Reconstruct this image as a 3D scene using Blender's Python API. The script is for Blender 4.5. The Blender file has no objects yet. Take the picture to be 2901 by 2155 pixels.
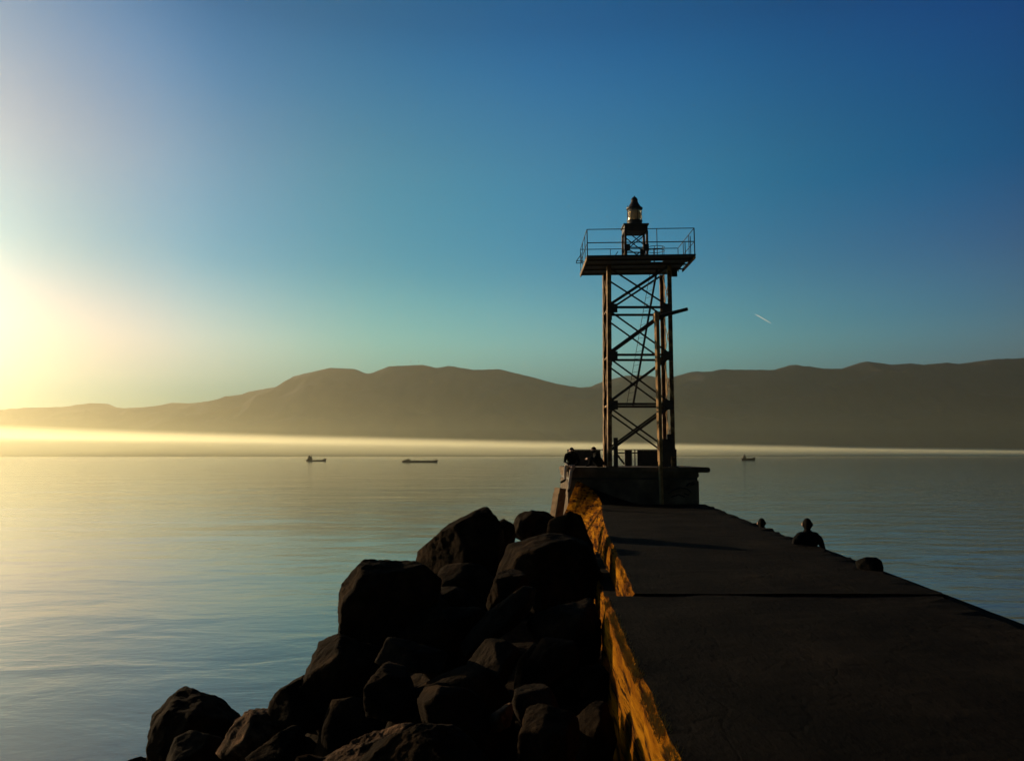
import bpy, bmesh, math, random
from mathutils import Vector, Matrix, noise, Euler
C = bpy.context.scene.collection
SC = bpy.context.scene
R = math.radians
PI = math.pi

# ------------------------------------------------------------------ camera, sky, sun, exposure
F = 2413.0                      # focal length in source pixels
CZ = 6.6                        # eye height above the sea
PITCH = math.atan((1290 - 1077.5) / F)
cam = bpy.data.objects.new('Camera', bpy.data.cameras.new('Camera'))
C.objects.link(cam); SC.camera = cam
cam.data.sensor_width = 36; cam.data.lens = 36 * F / 2901
cam.data.clip_start = 0.1; cam.data.clip_end = 90000
cam.location = (0, 0, CZ); cam.rotation_euler = (PI / 2 + PITCH, 0, 0)

SUN_EL, SUN_AZ = 8.0, -54.0
SUN_DIR = Vector((math.sin(R(SUN_AZ)) * math.cos(R(SUN_EL)), math.cos(R(SUN_AZ)) * math.cos(R(SUN_EL)), math.sin(R(SUN_EL))))
w = bpy.data.worlds.new('World'); SC.world = w; w.use_nodes = True
nt = w.node_tree; N = nt.nodes; L = nt.links
sky = N.new('ShaderNodeTexSky'); sky.sky_type = 'NISHITA'; sky.sun_disc = False
sky.sun_elevation = R(SUN_EL); sky.sun_rotation = R(SUN_AZ)
sky.air_density = 1.0; sky.dust_density = 1.8; sky.ozone_density = 6.0
tc = N.new('ShaderNodeTexCoord')
sep = N.new('ShaderNodeSeparateXYZ'); L.new(tc.outputs['Generated'], sep.inputs[0])
# colour of the air by height above the horizon, and by angle from the sun
SKY_Z = [(0.0, (0.2374, 0.2374, 0.1582)), (0.07, (0.1325, 0.3355, 0.2927)), (0.13, (1.0, 0.7375, 0.4941)), (0.22, (0.3391, 0.6346, 0.5126)), (0.33, (0.5944, 0.6481, 0.5215)), (0.46, (0.0947, 0.4355, 0.4746)), (1.0, (0.0358, 0.0592, 0.0829))]
SKY_S = [(-0.35, (0.3126, 0.2345, 0.176)), (0.1, (0.0173, 0.4719, 0.6782)), (0.35, (0.197, 0.8323, 0.8714)), (0.55, (0.4435, 1.0, 0.9503)), (0.72, (0.4367, 0.9124, 0.8084)), (0.84, (0.7033, 0.7817, 0.7974)), (0.905, (0.7296, 0.6138, 0.6391)), (0.96, (0.7279, 0.7279, 0.7279))]
def ramp(stops, sock, lo, hi):
    mr = N.new('ShaderNodeMapRange'); mr.inputs['From Min'].default_value = lo; mr.inputs['From Max'].default_value = hi; L.new(sock, mr.inputs['Value'])
    r = N.new('ShaderNodeValToRGB'); L.new(mr.outputs[0], r.inputs[0]); cr = r.color_ramp
    cr.interpolation = 'CARDINAL'
    fr = lambda p: (p - lo) / (hi - lo)
    cr.elements[0].position = fr(stops[0][0]); cr.elements[0].color = (*stops[0][1], 1); cr.elements[1].position = fr(stops[-1][0]); cr.elements[1].color = (*stops[-1][1], 1)
    for p, c in stops[1:-1]: e = cr.elements.new(fr(p)); e.color = (*c, 1)
    return r.outputs[0]
dp = N.new('ShaderNodeVectorMath'); dp.operation = 'DOT_PRODUCT'
L.new(tc.outputs['Generated'], dp.inputs[0]); dp.inputs[1].default_value = SUN_DIR
m1 = N.new('ShaderNodeVectorMath'); m1.operation = 'MULTIPLY'; L.new(sky.outputs[0], m1.inputs[0]); L.new(ramp(SKY_Z, sep.outputs['Z'], 0, 1), m1.inputs[1])
m2 = N.new('ShaderNodeVectorMath'); m2.operation = 'MULTIPLY'; L.new(m1.outputs[0], m2.inputs[0]); L.new(ramp(SKY_S, dp.outputs['Value'], -1, 1), m2.inputs[1])
# pale air low over the horizon, all the way round
m3 = N.new('ShaderNodeVectorMath'); m3.operation = 'ADD'; L.new(m2.outputs[0], m3.inputs[0])
L.new(ramp([(0.0, (.10, .08, .04)), (.09, (.27, .23, .12)), (.15, (.18, .14, .06)), (.30, (0, 0, 0))], sep.outputs['Z'], 0, 1), m3.inputs[1])
# broad bright veil of thin air standing over the sun
dv = N.new('ShaderNodeVectorMath'); dv.operation = 'DOT_PRODUCT'; L.new(tc.outputs['Generated'], dv.inputs[0])
dv.inputs[1].default_value = (math.sin(R(-52)) * math.cos(R(15)), math.cos(R(-52)) * math.cos(R(15)), math.sin(R(15)))
m4 = N.new('ShaderNodeVectorMath'); m4.operation = 'ADD'; L.new(m3.outputs[0], m4.inputs[0])
L.new(ramp([(.78, (0, 0, 0)), (.86, (.04, .045, .035)), (.93, (.42, .40, .29)), (.99, (.9, .8, .6))], dv.outputs['Value'], -1, 1), m4.inputs[1])
bg = N['Background']; L.new(m4.outputs[0], bg.inputs[0]); bg.inputs[1].default_value = 0.1985

sl = bpy.data.lights.new('sun', 'SUN'); sl.energy = 5.0; sl.angle = R(.55); sl.color = (1.0, .74, .43)
so = bpy.data.objects.new('sun', sl); C.objects.link(so)
so.rotation_euler = SUN_DIR.to_track_quat('Z', 'Y').to_euler(); so.location = SUN_DIR * 100
SC.view_settings.view_transform = 'Standard'; SC.view_settings.look = 'None'
SC.view_settings.exposure = 0.5; SC.view_settings.gamma = 1.0
SC.render.engine = 'CYCLES'
SC.cycles.volume_bounces = 2

# ------------------------------------------------------------------ helpers
def P(px, py, d):
    """point at depth d (metres ahead of the eye) on the sight line of a source pixel"""
    a = (px - 1450.5) / F; b = (1077.5 - py) / F
    y = math.cos(PITCH) - b * math.sin(PITCH); z = math.sin(PITCH) + b * math.cos(PITCH)
    return Vector((a / y * d, d, CZ + z / y * d))
def V(x, d, zr): return Vector((x, d, CZ + zr))      # zr: height relative to the eye

def tag(o, label=None, cat=None, group=None, kind=None):
    if label: o['label'] = label
    if cat: o['category'] = cat
    if group: o['group'] = group
    if kind: o['kind'] = kind
    return o
def empty(name, loc, label, cat, group=None):
    o = bpy.data.objects.new(name, None); C.objects.link(o); o.location = loc
    o.empty_display_size = .3
    return tag(o, label, cat, group)
def link(name, me, mat=None, parent=None, smooth=False):
    if mat: me.materials.append(mat)
    if smooth:
        for p in me.polygons: p.use_smooth = True
    o = bpy.data.objects.new(name, me); C.objects.link(o)
    if parent:
        o.parent = parent
        base = Vector(parent.location); q = parent.parent
        while q: base += q.location; q = q.parent
        # geometry is authored in world coordinates: shift it into the parent's frame
        me.transform(Matrix.Translation(-base))
    return o
class MB:
    def __init__(s): s.v = []; s.f = []
    def box(s, a, b):
        i = len(s.v); x0, y0, z0 = a; x1, y1, z1 = b
        s.v += [(x0, y0, z0), (x1, y0, z0), (x1, y1, z0), (x0, y1, z0), (x0, y0, z1), (x1, y0, z1), (x1, y1, z1), (x0, y1, z1)]
        s.f += [tuple(i + k for k in q) for q in ((0, 3, 2, 1), (4, 5, 6, 7), (0, 1, 5, 4), (1, 2, 6, 5), (2, 3, 7, 6), (3, 0, 4, 7))]
        return s
    def bar(s, a, b, w, h=None, up=Vector((0, 1, 0))):
        """rectangular bar: w across, h along `up`"""
        h = h or w; a = Vector(a); b = Vector(b); d = (b - a).normalized(); up = Vector(up)
        sd = d.cross(up)
        if sd.length < 1e-3: sd = d.cross(Vector((1, 0, 0)))
        sd.normalize(); u = sd.cross(d).normalized(); i = len(s.v)
        for p in (a, b):
            for su, sv in ((-1, -1), (1, -1), (1, 1), (-1, 1)): s.v.append(tuple(p + sd * su * w / 2 + u * sv * h / 2))
        s.f += [tuple(i + k for k in q) for q in ((0, 3, 2, 1), (4, 5, 6, 7), (0, 1, 5, 4), (1, 2, 6, 5), (2, 3, 7, 6), (3, 0, 4, 7))]
        return s
    def angle(s, a, b, w, up=Vector((0, 1, 0)), t=.012):
        """L-section"""
        a = Vector(a); b = Vector(b); d = (b - a).normalized(); sd = d.cross(Vector(up)).normalized(); u = sd.cross(d).normalized()
        s.bar(a + u * w / 2, b + u * w / 2, t, w, up); s.bar(a + sd * w / 2, b + sd * w / 2, w, t, up)
        return s
    def tube(s, a, b, r0, r1=None, n=10, cap=True):
        return s.path([a, b], [r0, r1 if r1 is not None else r0], n, cap)
    def path(s, pts, rad, n=10, cap=True):
        pts = [Vector(p) for p in pts]; i0 = len(s.v)
        for k, p in enumerate(pts):
            d = (pts[min(k + 1, len(pts) - 1)] - pts[max(k - 1, 0)]).normalized()
            a = d.cross(Vector((0, 0, 1)) if abs(d.z) < .9 else Vector((1, 0, 0))).normalized(); b = d.cross(a)
            r = rad[k] if isinstance(rad, (list, tuple)) else rad
            for j in range(n):
                t = 2 * PI * j / n; s.v.append(tuple(p + a * math.cos(t) * r + b * math.sin(t) * r))
        for k in range(len(pts) - 1):
            for j in range(n):
                A = i0 + k * n + j; B = i0 + k * n + (j + 1) % n; s.f.append((A, B, B + n, A + n))
        if cap:
            s.f.append(tuple(i0 + j for j in range(n))[::-1]); s.f.append(tuple(i0 + (len(pts) - 1) * n + j for j in range(n)))
        return s
    def lathe(s, c, prof, n=20):
        i0 = len(s.v)
        for r, z in prof:
            for j in range(n):
                t = 2 * PI * j / n; s.v.append((c[0] + r * math.cos(t), c[1] + r * math.sin(t), c[2] + z))
        for k in range(len(prof) - 1):
            for j in range(n):
                A = i0 + k * n + j; B = i0 + k * n + (j + 1) % n; s.f.append((A, B, B + n, A + n))
        s.f.append(tuple(i0 + j for j in range(n))[::-1]); s.f.append(tuple(i0 + (len(prof) - 1) * n + j for j in range(n)))
        return s
    def build(s, name, mat, parent=None, smooth=False, xf=None):
        me = bpy.data.meshes.new(name); me.from_pydata([tuple(v) for v in s.v], [], s.f)
        bm = bmesh.new(); bm.from_mesh(me); bmesh.ops.recalc_face_normals(bm, faces=bm.faces); bm.to_mesh(me); bm.free()
        if xf is not None: me.transform(xf)
        return link(name, me, mat, parent, smooth)

def mat(name, rough=.8, spec=.3, metal=0):
    m = bpy.data.materials.new(name); m.use_nodes = True; b = m.node_tree.nodes['Principled BSDF']
    b.inputs['Roughness'].default_value = rough; b.inputs['Specular IOR Level'].default_value = spec; b.inputs['Metallic'].default_value = metal
    return m, m.node_tree, b
def noise_col(nt_, b, stops, scale=3, detail=8, rough=.6, vec=None, socket='Base Color'):
    n = nt_.nodes.new('ShaderNodeTexNoise'); n.inputs['Scale'].default_value = scale; n.inputs['Detail'].default_value = detail; n.inputs['Roughness'].default_value = rough
    if vec: nt_.links.new(vec, n.inputs['Vector'])
    r = nt_.nodes.new('ShaderNodeValToRGB'); nt_.links.new(n.outputs['Fac'], r.inputs[0]); cr = r.color_ramp
    cr.elements[0].position, cr.elements[1].position = stops[0][0], stops[-1][0]
    cr.elements[0].color = (*stops[0][1], 1); cr.elements[1].color = (*stops[-1][1], 1)
    for p, c in stops[1:-1]: e = cr.elements.new(p); e.color = (*c, 1)
    if b: nt_.links.new(r.outputs[0], b.inputs[socket])
    return n, r
def objvec(nt_, scale=(1, 1, 1), world=False):
    m = nt_.nodes.new('ShaderNodeMapping'); m.inputs['Scale'].default_value = scale
    if world:
        g = nt_.nodes.new('ShaderNodeNewGeometry'); nt_.links.new(g.outputs['Position'], m.inputs[0])
    else:
        g = nt_.nodes.new('ShaderNodeTexCoord'); nt_.links.new(g.outputs['Object'], m.inputs[0])
    return m.outputs[0]
def bump(nt_, b, fac, dist=.02, strength=.6, prev=None):
    bp = nt_.nodes.new('ShaderNodeBump'); bp.inputs['Distance'].default_value = dist; bp.inputs['Strength'].default_value = strength
    nt_.links.new(fac, bp.inputs['Height'])
    if prev: nt_.links.new(prev, bp.inputs['Normal'])
    nt_.links.new(bp.outputs[0], b.inputs['Normal']); return bp.outputs[0]

# ------------------------------------------------------------------ materials
M = {}
def mk_simple(name, stops, scale, rough=.8, spec=.3, metal=0, bd=.01, bscale=None):
    m, t, b = mat(name, rough, spec, metal); v = objvec(t, world=True)
    n, r = noise_col(t, b, stops, scale, vec=v)
    n2, _ = noise_col(t, None, [(0, (0, 0, 0)), (1, (1, 1, 1))], bscale or scale * 4, vec=v)
    bump(t, b, n2.outputs['Fac'], bd); M[name] = m; return m
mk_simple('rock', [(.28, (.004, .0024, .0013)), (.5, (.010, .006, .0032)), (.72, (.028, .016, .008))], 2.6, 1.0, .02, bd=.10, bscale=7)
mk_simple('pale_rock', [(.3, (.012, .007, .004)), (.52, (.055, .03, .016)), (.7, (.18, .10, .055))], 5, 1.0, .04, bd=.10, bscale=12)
mk_simple('grey_rock', [(.3, (.006, .0045, .003)), (.7, (.026, .018, .012))], 3, 1.0, .02, bd=.09, bscale=7)
mk_simple('shaded_stone', [(.3, (.003, .0025, .002)), (.7, (.007, .006, .005))], 3, 1, .03, bd=.05, bscale=9)  # near-black stone, shade put into its colour
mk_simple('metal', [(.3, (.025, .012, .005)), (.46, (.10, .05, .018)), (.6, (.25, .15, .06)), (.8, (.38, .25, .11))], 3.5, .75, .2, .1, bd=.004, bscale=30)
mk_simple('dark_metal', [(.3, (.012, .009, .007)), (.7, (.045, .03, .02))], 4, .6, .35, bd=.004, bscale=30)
mk_simple('block_concrete', [(.3, (.04, .027, .016)), (.5, (.085, .058, .035)), (.7, (.15, .105, .066))], 1.6, .9, .15, bd=.03, bscale=10)
mk_simple('timber', [(.3, (.10, .06, .03)), (.7, (.30, .19, .10))], 5, .85, .2, bd=.02, bscale=20)
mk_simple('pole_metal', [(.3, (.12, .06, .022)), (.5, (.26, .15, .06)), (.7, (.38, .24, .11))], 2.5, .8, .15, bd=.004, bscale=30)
mk_simple('hill', [(.35, (.012, .011, .010)), (.6, (.035, .028, .026))], .002, .95, .05, bd=14, bscale=.008)
mk_simple('skin', [(.3, (.38, .2, .13)), (.7, (.48, .28, .19))], 12, .6, .3)
mk_simple('black_cloth', [(.3, (.004, .0035, .0035)), (.7, (.010, .009, .009))], 12, .95, .05)
mk_simple('jeans', [(.3, (.04, .05, .07)), (.7, (.09, .10, .12))], 20, .9, .1)
mk_simple('pale_trousers', [(.3, (.30, .25, .2)), (.7, (.42, .36, .3))], 20, .9, .1)
mk_simple('hair', [(.3, (.003, .0022, .0018)), (.7, (.007, .005, .004))], 30, .9, .05)
mk_simple('ship_hull', [(.3, (.03, .018, .010)), (.7, (.06, .035, .02))], .5, .7, .3)
mk_simple('ship_house', [(.3, (.09, .075, .05)), (.7, (.14, .12, .09))], .5, .7, .3)
mk_simple('graffiti_paint', [(.3, (.006, .006, .007)), (.7, (.014, .012, .012))], 6, .8, .2)
mk_simple('grass', [(.3, (.16, .11, .03)), (.7, (.34, .24, .07))], 8, .8, .1)

# deck concrete: patchy, scuffed; the unlit tone of the top is put into its colour
m, t, b = mat('unlit_deck_concrete', 1.0, .04); v = objvec(t, (1, .55, 1), True)
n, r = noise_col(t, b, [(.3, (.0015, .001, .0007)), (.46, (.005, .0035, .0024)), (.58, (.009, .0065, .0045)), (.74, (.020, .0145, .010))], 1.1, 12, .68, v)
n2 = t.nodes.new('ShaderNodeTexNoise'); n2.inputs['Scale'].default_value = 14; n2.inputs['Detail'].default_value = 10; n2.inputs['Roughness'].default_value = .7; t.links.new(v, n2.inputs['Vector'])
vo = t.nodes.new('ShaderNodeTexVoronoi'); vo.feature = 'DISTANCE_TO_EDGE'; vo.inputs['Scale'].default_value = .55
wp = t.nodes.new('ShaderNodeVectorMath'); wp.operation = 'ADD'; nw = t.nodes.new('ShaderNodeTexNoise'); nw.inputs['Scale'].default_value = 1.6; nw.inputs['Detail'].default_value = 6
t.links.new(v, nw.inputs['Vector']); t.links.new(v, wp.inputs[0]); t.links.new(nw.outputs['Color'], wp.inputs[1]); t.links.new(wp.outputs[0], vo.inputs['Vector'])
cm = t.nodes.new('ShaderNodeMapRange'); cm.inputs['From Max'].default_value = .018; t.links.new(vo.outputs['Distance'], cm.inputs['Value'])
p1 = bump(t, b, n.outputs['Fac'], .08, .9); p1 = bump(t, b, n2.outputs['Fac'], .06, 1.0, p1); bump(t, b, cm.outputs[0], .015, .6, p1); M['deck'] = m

# side face of the wall: ochre stained, board-marked concrete with holes, sunlit tone put into its colour
m, t, b = mat('sunlit_stained_concrete', 1.0, .02); v = objvec(t, (1.0, .42, 3.2), True)
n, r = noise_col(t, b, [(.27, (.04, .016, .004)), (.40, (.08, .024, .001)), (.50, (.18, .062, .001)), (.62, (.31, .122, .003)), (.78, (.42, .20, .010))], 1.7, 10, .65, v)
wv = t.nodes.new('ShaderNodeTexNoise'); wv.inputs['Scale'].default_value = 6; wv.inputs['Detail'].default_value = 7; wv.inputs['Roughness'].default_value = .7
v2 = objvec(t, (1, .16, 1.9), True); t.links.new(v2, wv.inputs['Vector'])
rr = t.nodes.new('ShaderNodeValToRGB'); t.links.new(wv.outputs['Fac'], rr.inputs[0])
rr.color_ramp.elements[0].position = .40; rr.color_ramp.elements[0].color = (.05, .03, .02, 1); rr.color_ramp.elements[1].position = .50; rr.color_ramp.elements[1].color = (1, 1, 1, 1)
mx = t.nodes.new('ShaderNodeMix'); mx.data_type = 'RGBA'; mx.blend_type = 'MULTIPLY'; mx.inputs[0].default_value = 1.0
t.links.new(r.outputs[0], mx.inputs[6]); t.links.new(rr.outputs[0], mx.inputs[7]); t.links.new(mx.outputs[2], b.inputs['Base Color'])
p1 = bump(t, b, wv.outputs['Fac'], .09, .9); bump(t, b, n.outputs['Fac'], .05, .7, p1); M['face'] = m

# sea
m, t, b = mat('sea_water', .10, .5)
b.inputs['Base Color'].default_value = (.10, .10, .02, 1); b.inputs['IOR'].default_value = 1.75
v = objvec(t, (.55, 1.0, 1), True)
prev = None
for sc_, ds, st, rg in ((.055, .6, .35, .4), (.32, .17, .5, .5), (1.7, .022, .5, .6), (7.0, .004, .5, .6)):
    nn = t.nodes.new('ShaderNodeTexNoise'); nn.inputs['Scale'].default_value = sc_; nn.inputs['Detail'].default_value = 5; nn.inputs['Roughness'].default_value = rg
    nn.inputs['Distortion'].default_value = .4
    t.links.new(v, nn.inputs['Vector']); prev = bump(t, b, nn.outputs['Fac'], ds, st, prev)
    if sc_ in (.32, 1.7):        # rougher on the open side of the wall, calmer in its lee
        bn = prev.node; g_ = t.nodes.new('ShaderNodeNewGeometry'); sx_ = t.nodes.new('ShaderNodeSeparateXYZ'); mr_ = t.nodes.new('ShaderNodeMapRange')
        t.links.new(g_.outputs['Position'], sx_.inputs[0]); t.links.new(sx_.outputs['X'], mr_.inputs['Value'])
        mr_.inputs['From Min'].default_value = -10; mr_.inputs['From Max'].default_value = 25; mr_.inputs['To Min'].default_value = st * .8; mr_.inputs['To Max'].default_value = 1.0
        t.links.new(mr_.outputs[0], bn.inputs['Strength'])
M['water'] = m

# lantern glass
m, t, b = mat('lantern_glass', .25, .5); b.inputs['Base Color'].default_value = (.75, .62, .42, 1); b.inputs['Transmission Weight'].default_value = .8; b.inputs['IOR'].default_value = 1.3; M['glass'] = m
mk_simple('lens_glass', [(.3, (.45, .36, .22)), (.7, (.62, .5, .32))], 6, .3, .5)
# contrail
m = bpy.data.materials.new('ice_trail'); m.use_nodes = True; t = m.node_tree; b = t.nodes['Principled BSDF']
t.nodes.remove(b)
tl = t.nodes.new('ShaderNodeBsdfTranslucent'); tl.inputs[0].default_value = (.95, .97, 1, 1); tr = t.nodes.new('ShaderNodeBsdfTransparent'); mxs = t.nodes.new('ShaderNodeMixShader'); mxs.inputs[0].default_value = .3
t.links.new(tr.outputs[0], mxs.inputs[1]); t.links.new(tl.outputs[0], mxs.inputs[2]); t.links.new(mxs.outputs[0], t.nodes['Material Output'].inputs[0]); M['trail'] = m

# ------------------------------------------------------------------ sea
me = bpy.data.meshes.new('sea'); S = 12500
me.from_pydata([(-S, -1500, 0), (S, -1500, 0), (S, 12300, 0), (-S, 12300, 0)], [], [(0, 1, 2, 3)])
tag(link('sea', me, M['water']), kind='structure')

# ------------------------------------------------------------------ mountains across the bay
RIDGE = [(-2600, 1120), (-2000, 1150), (-1400, 1135), (-900, 1160), (-400, 1150), (-150, 1158), (0, 1155), (100, 1151), (189, 1148), (261, 1136), (303, 1139), (323, 1149), (365, 1152), (433, 1149), (495, 1136), (561, 1138),
 (613, 1131), (658, 1116), (697, 1112), (730, 1100), (792, 1089), (838, 1058), (860, 1053), (939, 1034), (1004, 1037), (1043, 1051), (1056, 1050), (1102, 1030), (1199, 1025),
 (1239, 1034), (1271, 1028), (1343, 1040), (1415, 1038), (1450, 1047), (1515, 1063), (1580, 1081), (1639, 1092), (1672, 1089), (1711, 1072), (1743, 1064), (1763, 1058), (1802, 1055), (1835, 1057), (1874, 1064),
 (1900, 1061), (1959, 1045), (2011, 1045), (2043, 1037), (2141, 1040), (2193, 1040), (2242, 1024), (2324, 1035), (2389, 1035), (2448, 1015), (2520, 1025), (2572, 1021), (2604, 1025), (2676, 1019),
 (2709, 1023), (2807, 1009), (2901, 1004), (3100, 990), (3400, 1010), (3900, 985), (4500, 1030), (5200, 1000)]
def ridge_y(x):
    for (x0, y0), (x1, y1) in zip(RIDGE, RIDGE[1:]):
        if x0 <= x <= x1: return y0 + (y1 - y0) * (x - x0) / (x1 - x0)
    return RIDGE[-1][1]
CREST = 9000.
vs = []; fs = []; nx = 900; rows = 34
for i in range(nx):
    px = -2600 + 7800 * i / (nx - 1)
    c = P(px, ridge_y(px), CREST); c.z += noise.noise((px * .05, 0, 0)) * 5 + noise.noise((px * .17, 3, 0)) * 3
    for j in range(rows):
        tt = j / (rows - 1)
        if tt <= .72:
            u = tt / .72; y = 6700 + (CREST - 6700) * u
            hz = c.z * (u ** 1.15)
            hz += (noise.ridged_multi_fractal((c.x * .0012, y * .0012, 1), 1, 2, 5, 1, 2) - 1.0) * 170 * math.sin(PI * u) * (.4 + .6 * u)
            hz = min(max(hz, 2 if u > 0 else -2), c.z * y / CREST * .97) if u < 1 else c.z
        else:
            u = (tt - .72) / .28; y = CREST + 2600 * u; hz = c.z * (1 - u) ** 1.2 - 2 * u
        vs.append((c.x * (1 if tt <= .72 else 1.0), y, hz))
for i in range(nx - 1):
    for j in range(rows - 1):
        a = i * rows + j; fs.append((a, a + rows, a + rows + 1, a + 1))
me = bpy.data.meshes.new('mountains'); me.from_pydata(vs, [], fs)
tag(link('mountains', me, M['hill'], smooth=True), kind='structure')
# two masts on the crest
for k, (px, h_) in enumerate(((1164, 30), (1186, 22))):
    p = P(px, ridge_y(px), CREST) - Vector((0, 0, 3))
    o = MB().tube(p, p + Vector((0, 0, h_)), 2.2, .8, 6).bar(p + Vector((-6, 0, h_ * .72)), p + Vector((6, 0, h_ * .72)), 1.2).build('radio_mast', M['dark_metal'])
    tag(o, ('taller thin mast on the crest of the mountain between the two rounded summits', 'shorter thin mast on the mountain crest, right beside the taller one')[k], 'mast')

# ------------------------------------------------------------------ breakwater: the mound the boulders lie on
def mound_z(x, d):
    z = -2.75 + .0 * d
    z -= .62 * max(0, -x - .6)
    z -= .9 * max(0, -x - 3.2)
    z -= .05 * max(0, d - 14)
    z += noise.noise((x * .9, d * .9, 4)) * .28 + noise.noise((x * 2.7, d * 2.7, 9)) * .12
    return max(z, -CZ - 1.6)
vs = []; fs = []; ny = 130; nxx = 60
for i in range(ny):
    d = -7 + 37 * i / (ny - 1)
    for j in range(nxx):
        x = 2.6 - 13.5 * j / (nxx - 1); vs.append(tuple(V(x, d, mound_z(x, d) if d < 29.5 else -CZ - 1)))
for i in range(ny - 1):
    for j in range(nxx - 1):
        a = i * nxx + j; fs.append((a, a + 1, a + nxx + 1, a + nxx))
me = bpy.data.meshes.new('rubble_slope'); me.from_pydata(vs, [], fs)
tag(link('rubble_slope', me, M['rock'], smooth=False), kind='structure')

# ------------------------------------------------------------------ the wall (two sections), quay
def strip_mesh(rings, name, mats, midx, parent, jitter=.0, seed=0):
    """rings: list of closed cross sections (same count) -> lofted solid, midx[k] = material of side k"""
    n = len(rings[0]); v = []; f = []; mi = []
    for r in rings: v += [tuple(p) for p in r]
    for i in range(len(rings) - 1):
        for k in range(n):
            a = i * n + k; b_ = i * n + (k + 1) % n; f.append((a, b_, b_ + n, a + n)); mi.append(midx[k])
    f.append(tuple(range(n))[::-1]); mi.append(0); f.append(tuple((len(rings) - 1) * n + k for k in range(n))); mi.append(0)
    me = bpy.data.meshes.new(name); me.from_pydata(v, [], f)
    for m_ in mats: me.materials.append(m_)
    for p, q in zip(me.polygons, mi): p.material_index = q
    bm = bmesh.new(); bm.from_mesh(me); bmesh.ops.recalc_face_normals(bm, faces=bm.faces); bm.to_mesh(me); bm.free()
    return link(name, me, None, parent)
def right_x(d): return 4.18 + .078 * d
def interp(tab, d):
    if d <= tab[0][0]: return tab[0][1:]
    for a, b_ in zip(tab, tab[1:]):
        if a[0] <= d <= b_[0]:
            t_ = (d - a[0]) / (b_[0] - a[0]); return tuple(p + (q - p) * t_ for p, q in zip(a[1:], b_[1:]))
    return tab[-1][1:]
wall = empty('breakwater_wall', (2.5, 8, CZ - 4), 'long dark concrete breakwater wall, its left side sunlit ochre, leading to the tower', 'wall')
def edge_n(d, s, amp): return noise.noise((d * 2.1, s, 0)) * amp + noise.noise((d * 7.3, s, 5)) * amp * .5
def ring(lx, lz, bx, rx, rz, d, s, mid=None, bot=-5.0):
    """left bottom, left face points, bevelled left top, deck points, right top, right bottom"""
    r = [V(bx - .1, d, bot)]
    for k in range(1, 7):
        u = k / 7; r.append(V(bx + (lx - bx) * u ** .8 + edge_n(d * 1.3, s + k * 3.1, .03), d, -2.9 + (lz + 2.9) * u))
    r.append(V(lx + edge_n(d, s, .025), d, lz - .05 + edge_n(d, s + 9, .02)))
    r.append(V(lx + .05 + edge_n(d, s + 2, .03), d, lz + edge_n(d, s + 5, .012)))
    for k in range(1, 10):
        u = k / 10; x = lx + (rx - lx) * u; r.append(V(x, d, lz + (rz - lz) * min(1, u * 2.5) + noise.noise((x * 1.1, d * 1.1, s)) * .018 + noise.noise((x * 4, d * 4, s)) * .007))
    r.append(V(rx - .06 + edge_n(d, s + 20, .13), d, rz - .01 + edge_n(d, s + 22, .06))); r.append(V(rx + edge_n(d, s + 20, .11), d, rz - .06)); r.append(V(rx + .02, d, bot))
    return r
nside = 1 + 6 + 2 + 9 + 3
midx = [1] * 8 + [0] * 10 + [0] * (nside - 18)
near = []
tabn = [(-7, .60, .50), (0, .74, .66), (4.64, .84, .79), (7, .92, .85), (9.9, 1.04, .97)]
k = -7.0
while k <= 9.931:
    lx, bx = interp(tabn, k); near.append(ring(lx, -1.60, bx, right_x(k), -1.6, k, 1.0)); k += .17
near.append(ring(1.04, -1.60, .97, right_x(9.93), -1.6, 9.93, 1.0))
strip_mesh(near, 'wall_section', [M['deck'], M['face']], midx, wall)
far = []
# depth: edge x, edge z, foot x
tabf = [(9.96, 1.36, -1.578, 1.30), (15.3, 1.75, -1.59, 1.62), (17.4, 1.89, -1.6, 1.72), (21.7, 2.25, -1.6, 1.85), (24.5, 2.52, -1.6, 1.75), (27.3, 2.79, -1.55, 1.35), (27.75, 2.76, -1.32, 1.25), (28.0, 2.56, -1.08, 1.2), (28.2, 2.29, -.92, 1.2), (28.42, 2.05, -.82, 1.25)]
k = 9.965
while k < 28.43:
    lx, lz, bx = interp(tabf, k); far.append(ring(lx, lz, bx, right_x(k) + .06, -1.582 if k < 12 else -1.6, k, 30.0)); k += .2 if k < 27 else .08
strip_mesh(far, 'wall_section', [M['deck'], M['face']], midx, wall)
# low ledge along the foot of the far section
led = []
k = 10.0
while k < 19.6:
    x1 = interp(tabf, k)[0] + .05; x0 = 1.14 + .062 * (k - 10) + edge_n(k, 50, .04) + max(0, k - 16) * .03
    zt = -1.98 + edge_n(k, 55, .04) - .02 * (k - 10)
    led.append([V(x0 - .05, k, -5), V(x0, k, -2.8), V(x0 + .01 + edge_n(k, 57, .03), k, zt - .05), V(x0 + .05, k, zt), V(x1, k, zt + .01), V(x1, k, -5)]); k += .2
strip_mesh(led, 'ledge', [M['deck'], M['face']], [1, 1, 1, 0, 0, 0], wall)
# quay on the harbour side, lower than the wall
q = []
k = -7.0
while k <= 29.1:
    xi = right_x(k) - .1; xo = k * .078 + 7.62 + edge_n(k, 70, .04)
    q.append([V(xi, k, -8), V(xi, k, -2.9), V(xo - .35, k, -2.9), V(xo - .33, k, -2.86), V(xo - .05, k, -2.86), V(xo, k, -2.93), V(xo, k, -8)]); k += .5
tag(strip_mesh(q, 'quay', [M['deck']], [0] * 7, None), kind='structure')

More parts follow.
